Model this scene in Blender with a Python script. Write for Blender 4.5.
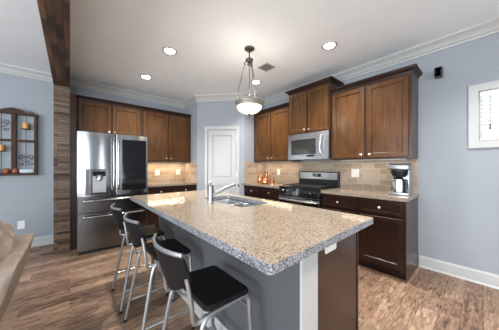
import bpy, bmesh, math, random
from math import sin, cos, pi, radians
from mathutils import Vector, Matrix

for o in list(bpy.data.objects):
    bpy.data.objects.remove(o)
scene = bpy.context.scene
COL = scene.collection
random.seed(7)
H = 2.74            # ceiling height
XR = 3.30           # range wall
YB = 4.64           # fridge wall
XL, YF = -4.6, -3.6 # living room side, behind the camera

# ------------------------------------------------------------ camera
cam_d = bpy.data.cameras.new('camera')
cam = bpy.data.objects.new('camera', cam_d)
COL.objects.link(cam)
cam.location = (0, 0, 1.248)
cam.rotation_euler = (radians(90), 0, radians(-41.2))
cam_d.sensor_width = 36
cam_d.lens = 205.0 / 499.0 * 36.0
cam_d.shift_y = 1.8 / 499.0
cam_d.clip_start = 0.02
scene.camera = cam

# ------------------------------------------------------------ world, light, exposure
scene.view_settings.view_transform = 'Standard'
scene.view_settings.look = 'None'
scene.view_settings.gamma = 1
scene.view_settings.use_curve_mapping = False
scene.view_settings.exposure = 0.88
world = bpy.data.worlds.new('world')
scene.world = world
world.use_nodes = True
wn = world.node_tree.nodes
wn['Background'].inputs[0].default_value = (0.80, 0.90, 1.0, 1)
wn['Background'].inputs[1].default_value = .9


def area(name, loc, rot, sx, sy, power, col=(1, 1, 1)):
    l = bpy.data.lights.new(name, 'AREA')
    l.shape = 'RECTANGLE'
    l.size, l.size_y, l.energy, l.color = sx, sy, power, col
    o = bpy.data.objects.new(name, l)
    COL.objects.link(o)
    o.location = loc
    o.rotation_euler = rot
    return o


DAY = (0.84, 0.925, 1.0)
# added lamps at unseen living room windows, tilted up to brighten the ceiling
area('window_daylight_a', (-3.2, YF + 0.05, 1.35), (radians(118), 0, 0), 1.5, 2.0, 75, DAY)
area('window_daylight_b', (-1.2, YF + 0.05, 1.35), (radians(118), 0, 0), 1.1, 2.0, 62, DAY)
area('window_daylight_c', (1.6, YF + 0.05, 1.35), (radians(118), 0, 0), .34, 2.0, 14, DAY)
area('window_daylight_d', (XL + 0.05, 0.6, 1.35), (radians(118), 0, radians(-90)), 2.2, 2.0, 150, DAY)

# ------------------------------------------------------------ helpers
def link(name, me, mat=None, parent=None, smooth=False):
    o = bpy.data.objects.new(name, me)
    COL.objects.link(o)
    if mat is not None:
        me.materials.append(mat)
    if parent is not None:
        o.parent = parent
    if smooth:
        for p in me.polygons:
            p.use_smooth = True
    return o


def obj(name, bm, mat, parent=None, smooth=False, loc=None):
    bmesh.ops.recalc_face_normals(bm, faces=bm.faces)
    me = bpy.data.meshes.new(name)
    bm.to_mesh(me)
    bm.free()
    o = link(name, me, mat, parent)
    if smooth:
        for p in me.polygons:
            p.use_smooth = True
        me.set_sharp_from_angle(angle=radians(38))
    if loc is not None:
        o.location = loc
    return o


def thing(name, label, cat, loc=(0, 0, 0), rz=0, group=None):
    o = bpy.data.objects.new(name, None)
    o.empty_display_size = 0.1
    COL.objects.link(o)
    o.location = loc
    o.rotation_euler = (0, 0, rz)
    o['label'] = label
    o['category'] = cat
    if group:
        o['group'] = group
    return o


def tag(o, label, cat, group=None):
    o['label'] = label
    o['category'] = cat
    if group:
        o['group'] = group
    return o


def struct(o):
    o['kind'] = 'structure'
    return o


def dup(root, loc, label, rz=None):
    r = root.copy()
    COL.objects.link(r)
    r.location = loc
    if rz is not None:
        r.rotation_euler = (0, 0, rz)
    r['label'] = label
    for ch in list(root.children):
        c = ch.copy()
        COL.objects.link(c)
        c.parent = r
        for g in list(ch.children):
            d = g.copy()
            COL.objects.link(d)
            d.parent = c
    return r


def box(bm, x0, x1, y0, y1, z0, z1, bev=0.0, seg=2):
    vs = [bm.verts.new(p) for p in ((x0, y0, z0), (x1, y0, z0), (x1, y1, z0), (x0, y1, z0),
                                    (x0, y0, z1), (x1, y0, z1), (x1, y1, z1), (x0, y1, z1))]
    fs = [bm.faces.new([vs[i] for i in f]) for f in
          ((3, 2, 1, 0), (4, 5, 6, 7), (0, 1, 5, 4), (1, 2, 6, 5), (2, 3, 7, 6), (3, 0, 4, 7))]
    if bev > 0:
        es = list({e for f in fs for e in f.edges})
        bmesh.ops.bevel(bm, geom=es, offset=bev, segments=seg, affect='EDGES', profile=0.5)
    return fs


def B(*a, **k):
    bm = bmesh.new()
    box(bm, *a, **k)
    return bm


def lathe(bm, prof, n=24, c=(0, 0, 0), axis='z'):
    """prof: list of (r, h)"""
    rings = []
    for r, h in prof:
        if r < 1e-5:
            p = (0, 0, h)
            rings.append([bm.verts.new(conv(p, c, axis))])
        else:
            rings.append([bm.verts.new(conv((r * cos(2 * pi * i / n), r * sin(2 * pi * i / n), h), c, axis)) for i in range(n)])
    for a, b in zip(rings, rings[1:]):
        for i in range(n):
            j = (i + 1) % n
            if len(a) == 1 and len(b) == 1:
                continue
            if len(a) == 1:
                bm.faces.new((a[0], b[j], b[i]))
            elif len(b) == 1:
                bm.faces.new((a[i], a[j], b[0]))
            else:
                bm.faces.new((a[i], a[j], b[j], b[i]))
    for rg in (rings[0], rings[-1]):
        if len(rg) > 1:
            bm.faces.new(rg)


def conv(p, c, axis):
    x, y, z = p
    if axis == 'x':
        x, y, z = z, x, y
    elif axis == 'y':
        x, y, z = y, z, x
    return (x + c[0], y + c[1], z + c[2])


def LT(prof, n=24, c=(0, 0, 0), axis='z'):
    bm = bmesh.new()
    lathe(bm, prof, n, c, axis)
    return bm


def smooth_path(pts, sub=6, closed=False):
    P = [Vector(p) for p in pts]
    out = []
    n = len(P)
    rng = range(n if closed else n - 1)
    for i in rng:
        p1, p2 = P[i], P[(i + 1) % n]
        p0 = P[(i - 1) % n] if (closed or i > 0) else p1 * 2 - p2
        p3 = P[(i + 2) % n] if (closed or i + 2 < n) else p2 * 2 - p1
        for s in range(sub):
            t = s / sub
            out.append(0.5 * ((2 * p1) + (p2 - p0) * t + (2 * p0 - 5 * p1 + 4 * p2 - p3) * t * t + (3 * p1 - p0 - 3 * p2 + p3) * t ** 3))
    if not closed:
        out.append(P[-1])
    return out


def tube(bm, pts, r, n=10, closed=False, sx=1.0, rfun=None):
    P = [Vector(p) for p in pts]
    m = len(P)
    rings = []
    up = Vector((0, 0, 1))
    prev = None
    for i in range(m):
        if closed:
            t = (P[(i + 1) % m] - P[i - 1]).normalized()
        elif i == 0:
            t = (P[1] - P[0]).normalized()
        elif i == m - 1:
            t = (P[-1] - P[-2]).normalized()
        else:
            t = (P[i + 1] - P[i - 1]).normalized()
        if prev is None:
            a = t.cross(up)
            if a.length < 0.05:
                a = t.cross(Vector((0, 1, 0)))
            a.normalize()
        else:
            a = (prev - t * prev.dot(t)).normalized()
        prev = a
        b = t.cross(a)
        rr = r if rfun is None else rfun(i / (m - 1))
        rings.append([bm.verts.new(P[i] + (a * cos(2 * pi * k / n) * sx + b * sin(2 * pi * k / n)) * rr) for k in range(n)])
    pairs = list(zip(rings, rings[1:]))
    if closed:
        pairs.append((rings[-1], rings[0]))
    for a, b in pairs:
        for k in range(n):
            j = (k + 1) % n
            bm.faces.new((a[k], a[j], b[j], b[k]))
    if not closed:
        bm.faces.new(rings[0])
        bm.faces.new(rings[-1])


def T(pts, r, **k):
    bm = bmesh.new()
    tube(bm, pts, r, **k)
    return bm


def sweep(bm, path, prof, side=1, closed_ends=True):
    """path: XY points; prof: (out, z) closed polygon; side=+1: out is to the right of travel."""
    P = [Vector((p[0], p[1])) for p in path]
    n = len(P)
    rings = []
    for i in range(n):
        def nrm(a, b):
            d = (b - a).normalized()
            return Vector((d.y, -d.x)) * side
        if i == 0:
            off = nrm(P[0], P[1])
        elif i == n - 1:
            off = nrm(P[-2], P[-1])
        else:
            n1, n2 = nrm(P[i - 1], P[i]), nrm(P[i], P[i + 1])
            off = (n1 + n2) / (1 + n1.dot(n2))
        rings.append([bm.verts.new((P[i].x + off.x * o, P[i].y + off.y * o, z)) for o, z in prof])
    m = len(prof)
    for a, b in zip(rings, rings[1:]):
        for k in range(m):
            j = (k + 1) % m
            bm.faces.new((a[k], a[j], b[j], b[k]))
    bm.faces.new(rings[0])
    bm.faces.new(rings[-1])


def plate(outer, holes, z0, z1, xf=lambda u, v, w: (u, v, w)):
    """polygon with holes in (u,v), extruded over w in z0..z1, mapped by xf."""
    bm = bmesh.new()
    es = []
    for loop in [outer] + holes:
        vs = [bm.verts.new((p[0], p[1], z0)) for p in loop]
        for i in range(len(vs)):
            es.append(bm.edges.new((vs[i], vs[(i + 1) % len(vs)])))
    r = bmesh.ops.triangle_fill(bm, edges=es, use_beauty=True)
    fs = [g for g in r['geom'] if isinstance(g, bmesh.types.BMFace)]
    e = bmesh.ops.extrude_face_region(bm, geom=fs)
    for g in e['geom']:
        if isinstance(g, bmesh.types.BMVert):
            g.co.z = z1
    for v in bm.verts:
        v.co = xf(*v.co)
    return bm


def rrect(x0, x1, y0, y1, r, n=5):
    pts = []
    for cx, cy, a0 in ((x1 - r, y0 + r, -90), (x1 - r, y1 - r, 0), (x0 + r, y1 - r, 90), (x0 + r, y0 + r, 180)):
        for i in range(n + 1):
            a = radians(a0 + 90 * i / n)
            pts.append((cx + r * cos(a), cy + r * sin(a)))
    return pts


# ------------------------------------------------------------ materials
def newmat(name):
    m = bpy.data.materials.new(name)
    m.use_nodes = True
    nt = m.node_tree
    return m, nt, nt.nodes['Principled BSDF']


def N(nt, kind, **kw):
    n = nt.nodes.new(kind)
    for k, v in kw.items():
        if k in n.inputs:
            n.inputs[k].default_value = v
        else:
            setattr(n, k, v)
    return n


def ramp(nt, stops, interp='LINEAR'):
    r = nt.nodes.new('ShaderNodeValToRGB')
    r.color_ramp.interpolation = interp
    el = r.color_ramp.elements
    while len(el) < len(stops):
        el.new(0.5)
    for e, (p, c) in zip(el, stops):
        e.position = p
        e.color = (c[0], c[1], c[2], 1)
    return r


def simple(name, col, rough=0.5, metal=0.0, spec=0.5, noise=0.04, nscale=6.0, bump=0.0, bscale=200, coat=0.0):
    m, nt, p = newmat(name)
    tc = N(nt, 'ShaderNodeTexCoord')
    nz = N(nt, 'ShaderNodeTexNoise')
    nz.inputs['Scale'].default_value = nscale
    nt.links.new(tc.outputs['Object'], nz.inputs['Vector'])
    a = [max(0, c * (1 - noise)) for c in col]
    b = [min(1, c * (1 + noise)) for c in col]
    r = ramp(nt, [(0.3, a), (0.7, b)])
    nt.links.new(nz.outputs['Fac'], r.inputs['Fac'])
    nt.links.new(r.outputs['Color'], p.inputs['Base Color'])
    p.inputs['Roughness'].default_value = rough
    p.inputs['Metallic'].default_value = metal
    p.inputs['Specular IOR Level'].default_value = spec
    p.inputs['Coat Weight'].default_value = coat
    if bump > 0:
        n2 = N(nt, 'ShaderNodeTexNoise')
        n2.inputs['Scale'].default_value = bscale
        nt.links.new(tc.outputs['Object'], n2.inputs['Vector'])
        bp = N(nt, 'ShaderNodeBump')
        bp.inputs['Strength'].default_value = bump
        bp.inputs['Distance'].default_value = 0.002
        nt.links.new(n2.outputs['Fac'], bp.inputs['Height'])
        nt.links.new(bp.outputs['Normal'], p.inputs['Normal'])
    return m


def emit(name, col, strength, base=(0.9, 0.9, 0.9)):
    m, nt, p = newmat(name)
    p.inputs['Base Color'].default_value = (*base, 1)
    p.inputs['Emission Color'].default_value = (*col, 1)
    p.inputs['Emission Strength'].default_value = strength
    return m


def wood(name, dark, light, rough=0.30, sc=(18, 18, 1.6), coat=0.15):
    m, nt, p = newmat(name)
    tc = N(nt, 'ShaderNodeTexCoord')
    mp = N(nt, 'ShaderNodeMapping')
    mp.inputs['Scale'].default_value = sc
    nt.links.new(tc.outputs['Object'], mp.inputs['Vector'])
    n1 = N(nt, 'ShaderNodeTexNoise')
    n1.inputs['Scale'].default_value = 1.6
    n1.inputs['Detail'].default_value = 6
    n1.inputs['Distortion'].default_value = 0.6
    nt.links.new(mp.outputs[0], n1.inputs['Vector'])
    n2 = N(nt, 'ShaderNodeTexNoise')
    n2.inputs['Scale'].default_value = 3.0
    n2.inputs['Detail'].default_value = 3
    nt.links.new(tc.outputs['Object'], n2.inputs['Vector'])
    mx = N(nt, 'ShaderNodeMath', operation='MULTIPLY_ADD')
    nt.links.new(n1.outputs['Fac'], mx.inputs[0])
    mx.inputs[1].default_value = 0.6
    n2s = N(nt, 'ShaderNodeMath', operation='MULTIPLY')
    nt.links.new(n2.outputs['Fac'], n2s.inputs[0])
    n2s.inputs[1].default_value = 0.4
    nt.links.new(n2s.outputs[0], mx.inputs[2])
    r = ramp(nt, [(0.3, dark), (0.72, light)])
    nt.links.new(mx.outputs[0], r.inputs['Fac'])
    nt.links.new(r.outputs['Color'], p.inputs['Base Color'])
    p.inputs['Roughness'].default_value = rough
    p.inputs['Coat Weight'].default_value = coat
    p.inputs['Coat Roughness'].default_value = 0.25
    p.inputs['Specular IOR Level'].default_value = 0.3
    return m


def planks(name, cols, length, width, uv, lo=.2, hi=.8, mortar=(0.01, 0.008, 0.006), msize=0.0015, rough=0.35, grain=(1.5, 22), bump=0.15, contrast=0.5, knot=True, offset=0.37):
    """board pattern; uv = (u expression, v expression) of object coordinates, u along the board"""
    m, nt, p = newmat(name)
    tc = N(nt, 'ShaderNodeTexCoord')
    sp = N(nt, 'ShaderNodeSeparateXYZ')
    nt.links.new(tc.outputs['Object'], sp.inputs[0])

    def expr(s):
        if len(s) == 1:
            return sp.outputs[s.upper()]
        a = N(nt, 'ShaderNodeMath', operation='ADD')
        nt.links.new(sp.outputs[s[0].upper()], a.inputs[0])
        nt.links.new(sp.outputs[s[2].upper()], a.inputs[1])
        return a.outputs[0]
    cb = N(nt, 'ShaderNodeCombineXYZ')
    nt.links.new(expr(uv[0]), cb.inputs[0])
    nt.links.new(expr(uv[1]), cb.inputs[1])
    bt = N(nt, 'ShaderNodeTexBrick')
    bt.offset = offset
    bt.offset_frequency = 2
    bt.inputs['Color1'].default_value = (0, 0, 0, 1)
    bt.inputs['Color2'].default_value = (1, 1, 1, 1)
    bt.inputs['Mortar'].default_value = (0.5, 0.5, 0.5, 1)
    bt.inputs['Scale'].default_value = 1
    bt.inputs['Mortar Size'].default_value = msize
    bt.inputs['Mortar Smooth'].default_value = 0.1
    bt.inputs['Brick Width'].default_value = length
    bt.inputs['Row Height'].default_value = width
    nt.links.new(cb.outputs[0], bt.inputs['Vector'])
    # grain shifted per board
    mp = N(nt, 'ShaderNodeMapping')
    mp.inputs['Scale'].default_value = (grain[0], grain[1], 1)
    nt.links.new(cb.outputs[0], mp.inputs['Vector'])
    va = N(nt, 'ShaderNodeVectorMath', operation='MULTIPLY_ADD')
    nt.links.new(bt.outputs['Color'], va.inputs[0])
    va.inputs[1].default_value = (7, 5, 9)
    nt.links.new(mp.outputs[0], va.inputs[2])
    n1 = N(nt, 'ShaderNodeTexNoise')
    n1.inputs['Scale'].default_value = 1.5
    n1.inputs['Detail'].default_value = 7
    n1.inputs['Roughness'].default_value = 0.62
    n1.inputs['Distortion'].default_value = 0.9
    nt.links.new(va.outputs[0], n1.inputs['Vector'])
    sepc = N(nt, 'ShaderNodeSeparateColor')
    nt.links.new(bt.outputs['Color'], sepc.inputs[0])
    a = N(nt, 'ShaderNodeMath', operation='MULTIPLY')
    nt.links.new(sepc.outputs[0], a.inputs[0])
    a.inputs[1].default_value = contrast
    b = N(nt, 'ShaderNodeMath', operation='MULTIPLY_ADD')
    nt.links.new(n1.outputs['Fac'], b.inputs[0])
    b.inputs[1].default_value = 1 - contrast
    nt.links.new(a.outputs[0], b.inputs[2])
    k = len(cols)
    r = ramp(nt, [(lo + (hi - lo) * i / (k - 1), c) for i, c in enumerate(cols)])
    nt.links.new(b.outputs[0], r.inputs['Fac'])
    mix = N(nt, 'ShaderNodeMix', data_type='RGBA')
    nt.links.new(bt.outputs['Fac'], mix.inputs[0])
    nt.links.new(r.outputs['Color'], mix.inputs[6])
    mix.inputs[7].default_value = (*mortar, 1)
    nt.links.new(mix.outputs[2], p.inputs['Base Color'])
    p.inputs['Roughness'].default_value = rough
    if bump:
        bp = N(nt, 'ShaderNodeBump')
        bp.inputs['Strength'].default_value = bump
        bp.inputs['Distance'].default_value = 0.003
        iv = N(nt, 'ShaderNodeMath', operation='SUBTRACT')
        nt.links.new(n1.outputs['Fac'], iv.inputs[0])
        nt.links.new(bt.outputs['Fac'], iv.inputs[1])
        nt.links.new(iv.outputs[0], bp.inputs['Height'])
        nt.links.new(bp.outputs['Normal'], p.inputs['Normal'])
    return m


def granite(name):
    m, nt, p = newmat(name)
    tc = N(nt, 'ShaderNodeTexCoord')
    v1 = N(nt, 'ShaderNodeTexVoronoi')
    v1.inputs['Scale'].default_value = 210
    nt.links.new(tc.outputs['Object'], v1.inputs['Vector'])
    n1 = N(nt, 'ShaderNodeTexNoise')
    n1.inputs['Scale'].default_value = 100
    n1.inputs['Detail'].default_value = 5
    n1.inputs['Roughness'].default_value = 0.7
    nt.links.new(tc.outputs['Object'], n1.inputs['Vector'])
    sc = N(nt, 'ShaderNodeSeparateColor')
    nt.links.new(v1.outputs['Color'], sc.inputs[0])
    a = N(nt, 'ShaderNodeMath', operation='MULTIPLY')
    nt.links.new(sc.outputs[0], a.inputs[0])
    a.inputs[1].default_value = 0.5
    b = N(nt, 'ShaderNodeMath', operation='MULTIPLY_ADD')
    nt.links.new(n1.outputs['Fac'], b.inputs[0])
    b.inputs[1].default_value = 0.62
    nt.links.new(a.outputs[0], b.inputs[2])
    r = ramp(nt, [(0.30, (0.04, 0.032, 0.028)), (0.385, (0.20, 0.15, 0.11)), (0.46, (0.27, 0.205, 0.145)),
                  (0.60, (0.31, 0.24, 0.17)), (0.74, (0.36, 0.305, 0.24)), (0.9, (0.30, 0.29, 0.29))])
    nt.links.new(b.outputs[0], r.inputs['Fac'])
    nt.links.new(r.outputs['Color'], p.inputs['Base Color'])
    p.inputs['Roughness'].default_value = 0.10
    p.inputs['Specular IOR Level'].default_value = 0.6
    return m


def granite_edge_shaded(name):
    m = granite(name)
    r = [n for n in m.node_tree.nodes if n.type == 'VALTORGB'][0]
    cs = [(0.01, 0.01, 0.012), (0.03, 0.032, 0.036), (0.10, 0.105, 0.115), (0.24, 0.25, 0.265), (0.48, 0.49, 0.50), (0.05, 0.05, 0.055)]  # edge colours darkened to paint in the shade on the seating side
    for e, c in zip(r.color_ramp.elements, cs):
        e.color = (*c, 1)
    m.node_tree.nodes['Principled BSDF'].inputs['Roughness'].default_value = 0.3
    return m


def steel(name, col=(0.62, 0.62, 0.62), rough=0.22, axis='z', str_=0.08):
    m, nt, p = newmat(name)
    tc = N(nt, 'ShaderNodeTexCoord')
    mp = N(nt, 'ShaderNodeMapping')
    mp.inputs['Scale'].default_value = {'z': (160, 160, 2), 'x': (2, 160, 160), 'y': (160, 2, 160)}[axis]
    nt.links.new(tc.outputs['Object'], mp.inputs['Vector'])
    n1 = N(nt, 'ShaderNodeTexNoise')
    n1.inputs['Scale'].default_value = 1
    n1.inputs['Detail'].default_value = 2
    nt.links.new(mp.outputs[0], n1.inputs['Vector'])
    mr = N(nt, 'ShaderNodeMapRange')
    mr.inputs['To Min'].default_value = rough - str_
    mr.inputs['To Max'].default_value = rough + str_
    nt.links.new(n1.outputs['Fac'], mr.inputs['Value'])
    nt.links.new(mr.outputs[0], p.inputs['Roughness'])
    p.inputs['Metallic'].default_value = 1
    p.inputs['Base Color'].default_value = (*col, 1)
    return m


M = {}
M['wall'] = simple('wall_paint_blue_grey', (0.322, 0.343, 0.370), 0.75, noise=0.012, spec=0.25)
M['ceiling'] = simple('ceiling_paint', (0.88, 0.91, 0.935), 0.85, noise=0.01, spec=0.2)
M['trim'] = simple('white_trim_paint', (0.47, 0.468, 0.455), 0.4, noise=0.01)
M['floor'] = planks('hickory_floor_boards', [(0.06, 0.034, 0.021), (0.18, 0.106, 0.066), (0.29, 0.185, 0.12), (0.42, 0.295, 0.205)],
                    0.9, 0.127, ('x', 'y'), msize=.001, mortar=(.05,.03,.02), rough=0.4, grain=(5.5, 26), contrast=0.22, lo=.32, hi=.68, bump=0.12)
M['cab'] = wood('dark_cabinet_wood', (0.045, 0.018, 0.005), (0.150, 0.062, 0.018))
M['cabframe'] = wood('cabinet_frame_wood', (0.030, 0.012, 0.006), (0.085, 0.036, 0.016))
M['cabdark'] = wood('espresso_cabinet_wood', (0.011, 0.0045, 0.003), (0.036, 0.013, 0.0075), rough=.34, coat=0.0)
M['cabpanel'] = wood('cabinet_side_veneer', (0.045, 0.023, 0.016), (0.066, 0.035, 0.025), coat=0.1)
M['beam'] = planks('rustic_beam_boards', [(0.008, 0.005, 0.004), (0.03, 0.017, 0.010), (0.08, 0.042, 0.022), (0.17, 0.085, 0.04)],
                   0.26, 0.05, ('y', 'x+z'), msize=0.002, rough=0.6, grain=(3, 20), contrast=0.55, bump=0.5)
M['stack'] = planks('stacked_reclaimed_wood', [(0.03, 0.02, 0.014), (0.10, 0.055, 0.032), (0.14, 0.085, 0.055), (0.14, 0.12, 0.098), (0.20, 0.115, 0.065)],
                    0.33, 0.036, ('x+y', 'z'), msize=0.0022, rough=0.7, grain=(4, 20), contrast=0.6, bump=0.5)
M['tile'] = planks('tumbled_stone_subway_tile', [(0.27, 0.19, 0.13), (0.36, 0.265, 0.185), (0.42, 0.32, 0.235), (0.40, 0.335, 0.27)],
                   0.152, 0.0765, ('x+y', 'z'), mortar=(0.46, 0.41, 0.35), msize=0.003, rough=0.5, grain=(7, 9), contrast=0.45, bump=0.25, offset=0.5)
M['granite'] = granite('speckled_granite')
M['granite_edge'] = granite_edge_shaded('granite_chiselled_edge')
M['steel'] = steel('brushed_stainless', (.40, .40, .40), .17)
M['steeld'] = steel('dark_stainless', (0.16, 0.16, 0.16), 0.2)
M['steelh'] = steel('brushed_stainless_horizontal', axis='y', rough=0.28)
M['nickel'] = simple('brushed_nickel', (0.72, 0.70, 0.66), 0.28, 1.0)
M['chrome'] = simple('chrome', (0.72, 0.72, 0.73), 0.16, 1.0)
M['faucet'] = simple('satin_nickel', (0.30, 0.30, 0.30), 0.3, 1.0)
M['silver'] = simple('silver_painted_steel', (0.40, 0.41, 0.42), 0.33, 0.85)
M['bronze'] = simple('aged_pewter_metal', (0.12, 0.115, 0.105), 0.45, 0.7)
M['black'] = simple('black_plastic', (0.012, 0.012, 0.013), 0.35)
M['blackgloss'] = simple('black_glass', (0.008, 0.008, 0.009), 0.05, spec=0.6)
M['blackmatte'] = simple('black_leatherette', (0.008, 0.008, 0.009), 0.5, spec=.25, bump=0.2, bscale=300)
M['darkgrey'] = simple('dark_grey_plastic', (0.06, 0.06, 0.065), 0.4)
M['iron'] = simple('cast_iron', (0.015, 0.015, 0.016), 0.6, noise=0.1)
M['kneewall'] = simple('grey_painted_panel', (0.08, 0.084, 0.09), 0.6, noise=0.01)
M['plate'] = simple('white_plastic', (0.78, 0.77, 0.74), 0.35)
M['slot'] = simple('slot_shadow_grey', (0.12, 0.12, 0.12), 0.5)
M['copper'] = simple('copper', (0.80, 0.38, 0.20), 0.22, 1.0, noise=0.06)
M['leather'] = simple('taupe_leather', (0.25, 0.195, 0.15), 0.48, noise=0.12, nscale=9, bump=0.35, bscale=120)
M['rackwood'] = wood('stained_rack_wood', (0.018, 0.008, 0.005), (0.075, 0.03, 0.014), sc=(14, 14, 3), rough=.6, coat=0)
M['wire'] = simple('black_wrought_iron', (0.01, 0.01, 0.012), 0.5)
M['amber'] = simple('amber_wax', (0.55, 0.27, 0.07), 0.3)
M['glassjar'] = simple('pale_blue_glazed', (0.55, 0.62, 0.68), 0.15)
M['brownjar'] = simple('rust_brown_glaze', (0.27, 0.07, 0.03), 0.2)
M['blind'] = simple('white_blind_slat', (0.85, 0.85, 0.84), 0.45)
M['can'] = emit('can_lamp_lens', (1.0, 0.95, 0.88), 14)
M['lampbowl'] = None
m, nt, p = newmat('frosted_glass_bowl')
p.inputs['Base Color'].default_value = (0.85, 0.80, 0.68, 1)
p.inputs['Roughness'].default_value = 0.35
p.inputs['Emission Color'].default_value = (1.0, 0.80, 0.52, 1)
nz = N(nt, 'ShaderNodeTexNoise')
nz.inputs['Scale'].default_value = 9
mr = N(nt, 'ShaderNodeMapRange')
mr.inputs['To Min'].default_value = 0.45
mr.inputs['To Max'].default_value = 1.4
tc = N(nt, 'ShaderNodeTexCoord')
nt.links.new(tc.outputs['Object'], nz.inputs['Vector'])
nt.links.new(nz.outputs['Fac'], mr.inputs['Value'])
nt.links.new(mr.outputs[0], p.inputs['Emission Strength'])
M['lampbowl'] = m
m, nt, p = newmat('clear_glass')
p.inputs['Base Color'].default_value = (1, 1, 1, 1)
p.inputs['Roughness'].default_value = 0.02
p.inputs['Transmission Weight'].default_value = 1
p.inputs['IOR'].default_value = 1.05
M['glass'] = m

# ============================================================ SETTING
WT = 0.12
PS = (2.03, 4.00)      # pantry corner, left
PR = (2.70, 3.25)      # pantry corner, right
bm = B(XL - .1, XR + WT, YF - .1, YB + WT, -0.08, 0)
struct(obj('floor', bm, M['floor']))
bm = B(XL - .1, XR + WT, YF - .1, YB + WT, H, H + 0.1)
struct(obj('ceiling', bm, M['ceiling']))
struct(obj('wall_back', B(XL - .1, PS[0] + WT, YB, YB + WT, 0, H), M['wall']))
struct(obj('wall_pantry_side', B(PS[0], PS[0] + 0.1, PS[1] + 0.0, YB, 0, H), M['wall']))
struct(obj('wall_pantry_return', B(PR[0], XR, PR[1], PR[1] + 0.1, 0, H), M['wall']))
# diagonal pantry wall with its door opening
dv = Vector((PR[0] - PS[0], PR[1] - PS[1]))
DL = dv.length
dv.normalize()
nv = Vector((dv.y, -dv.x))            # towards the kitchen?  (right of travel)
if nv.dot(Vector((-1, -1))) < 0:
    nv = -nv


def diag(u, v, w):
    """u along the wall, v up, w out into the kitchen"""
    return (PS[0] + dv.x * u + nv.x * w, PS[1] + dv.y * u + nv.y * w, v)


D0, D1, DT = 0.225, 0.845, 2.035
bm = plate([(0, 0), (D0, 0), (D0, DT), (D1, DT), (D1, 0), (DL, 0), (DL, H), (0, H)], [], -0.10, 0.0, diag)
struct(obj('wall_pantry_diagonal', bm, M['wall']))

# right wall with the high window
WY0, WY1, WZ0, WZ1 = -0.56, 0.035, 1.525, 2.055


def rw(u, v, w):
    return (XR + w, u, v)


bm = plate([(YF - .1, 0), (PR[1] + .1, 0), (PR[1] + .1, H), (YF - .1, H)],
           [[(WY0, WZ0), (WY1, WZ0), (WY1, WZ1), (WY0, WZ1)]], 0, WT, rw)
struct(obj('wall_right', bm, M['wall']))


def front(u, v, w):
    return (u, YF - w, v)


bm = plate([(XL - .1, 0), (XR + WT, 0), (XR + WT, H), (XL - .1, H)],
           [[(a, .35), (b, .35), (b, 2.35), (a, 2.35)] for a, b in ((-3.95, -2.45), (-1.75, -.65), (1.42, 1.78))], 0, .1, front)
struct(obj('wall_front', bm, M['wall']))


def leftw(u, v, w):
    return (XL - w, u, v)


bm = plate([(YF - .1, 0), (YB, 0), (YB, H), (YF - .1, H)], [[(-.5, .35), (1.7, .35), (1.7, 2.35), (-.5, 2.35)]], 0, .1, leftw)
struct(obj('wall_left', bm, M['wall']))

# ceiling crown
CR = [(0, H), (0, H - .115), (.010, H - .115), (.016, H - .098), (.030, H - .088), (.048, H - .055), (.072, H - .030), (.086, H - .022), (.090, H)]
bm = bmesh.new()
sweep(bm, [(-.18, YB), (XL, YB), (XL, YF), (XR, YF), (XR, PR[1]), PR, PS, (PS[0], YB), (0.0, YB)], CR, side=-1)
struct(obj('trim_1', bm, M['trim']))
BB = [(0, 0), (0, .140), (.006, .140), (.010, .128), (.013, .118), (.016, .02), (.024, .012), (.026, 0)]
bm = bmesh.new()
sweep(bm, [(-.19, YB), (XL, YB)], BB, side=-1)
struct(obj('baseboard_back', bm, M['trim']))
bm = bmesh.new()
sweep(bm, [(XR, YF), (XR, 0.535)], BB, side=-1)
struct(obj('baseboard_right', bm, M['trim']))
bm = bmesh.new()
sweep(bm, [(XL, YB), (XL, YF), (XR, YF)], BB, side=-1)
struct(obj('baseboard_left', bm, M['trim']))

# pantry door
door = struct(bpy.data.objects.new('door_1', None))
COL.objects.link(door)
def merge(dst, src):
    me_ = bpy.data.meshes.new('tmp')
    src.to_mesh(me_)
    src.free()
    dst.from_mesh(me_)
    bpy.data.meshes.remove(me_)


def uvbox(u0, u1, v0, v1):
    return [(u0, v0), (u1, v0), (u1, v1), (u0, v1)]


a0, a1 = D0 + .105, D1 - .105
pan = ((.20, .86), (1.02, 1.91))
bm = plate(uvbox(D0 + .003, D1 - .003, .008, DT - .003), [], -.045, -.028, diag)
merge(bm, plate(uvbox(D0 + .003, D1 - .003, .008, DT - .003), [uvbox(a0, a1, z0, z1) for z0, z1 in pan], -.028, -.010, diag))
for z0, z1 in pan:
    pb = plate(uvbox(a0 + .032, a1 - .032, z0 + .032, z1 - .032), [], -.028, -.014, diag)
    merge(bm, pb)
obj('door_slab', bm, M['trim'], door)
CW = .062
bm = plate([(D0 - CW, 0), (D0, 0), (D0, DT), (D1, DT), (D1, 0), (D1 + CW, 0), (D1 + CW, DT + CW), (D0 - CW, DT + CW)], [], 0.0, .016, diag)
bmesh.ops.bevel(bm, geom=[e for e in bm.edges if e.is_boundary is False and e.calc_face_angle(0) > 1], offset=.004, segments=2, affect='EDGES')
obj('door_casing', bm, M['trim'], door)
for hz in (.25, 1.08, 1.84):
    bm = plate([(D1 - .012, hz - .045), (D1 + .004, hz - .045), (D1 + .004, hz + .045), (D1 - .012, hz + .045)], [], -.012, .003, diag)
    obj('hinge', bm, M['nickel'], door)
bm = LT([(0, 0), (.028, 0), (.028, .008), (.011, .012), (.011, .035), (.026, .045), (.028, .06), (.018, .072), (0, .074)], 16)
ko = obj('door_knob', bm, M['nickel'], door, True)
ko.location = diag(D0 + .06, .93, -.012)
ko.rotation_euler = Vector((nv.x, nv.y, 0)).to_track_quat('Z', 'Y').to_euler()

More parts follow.
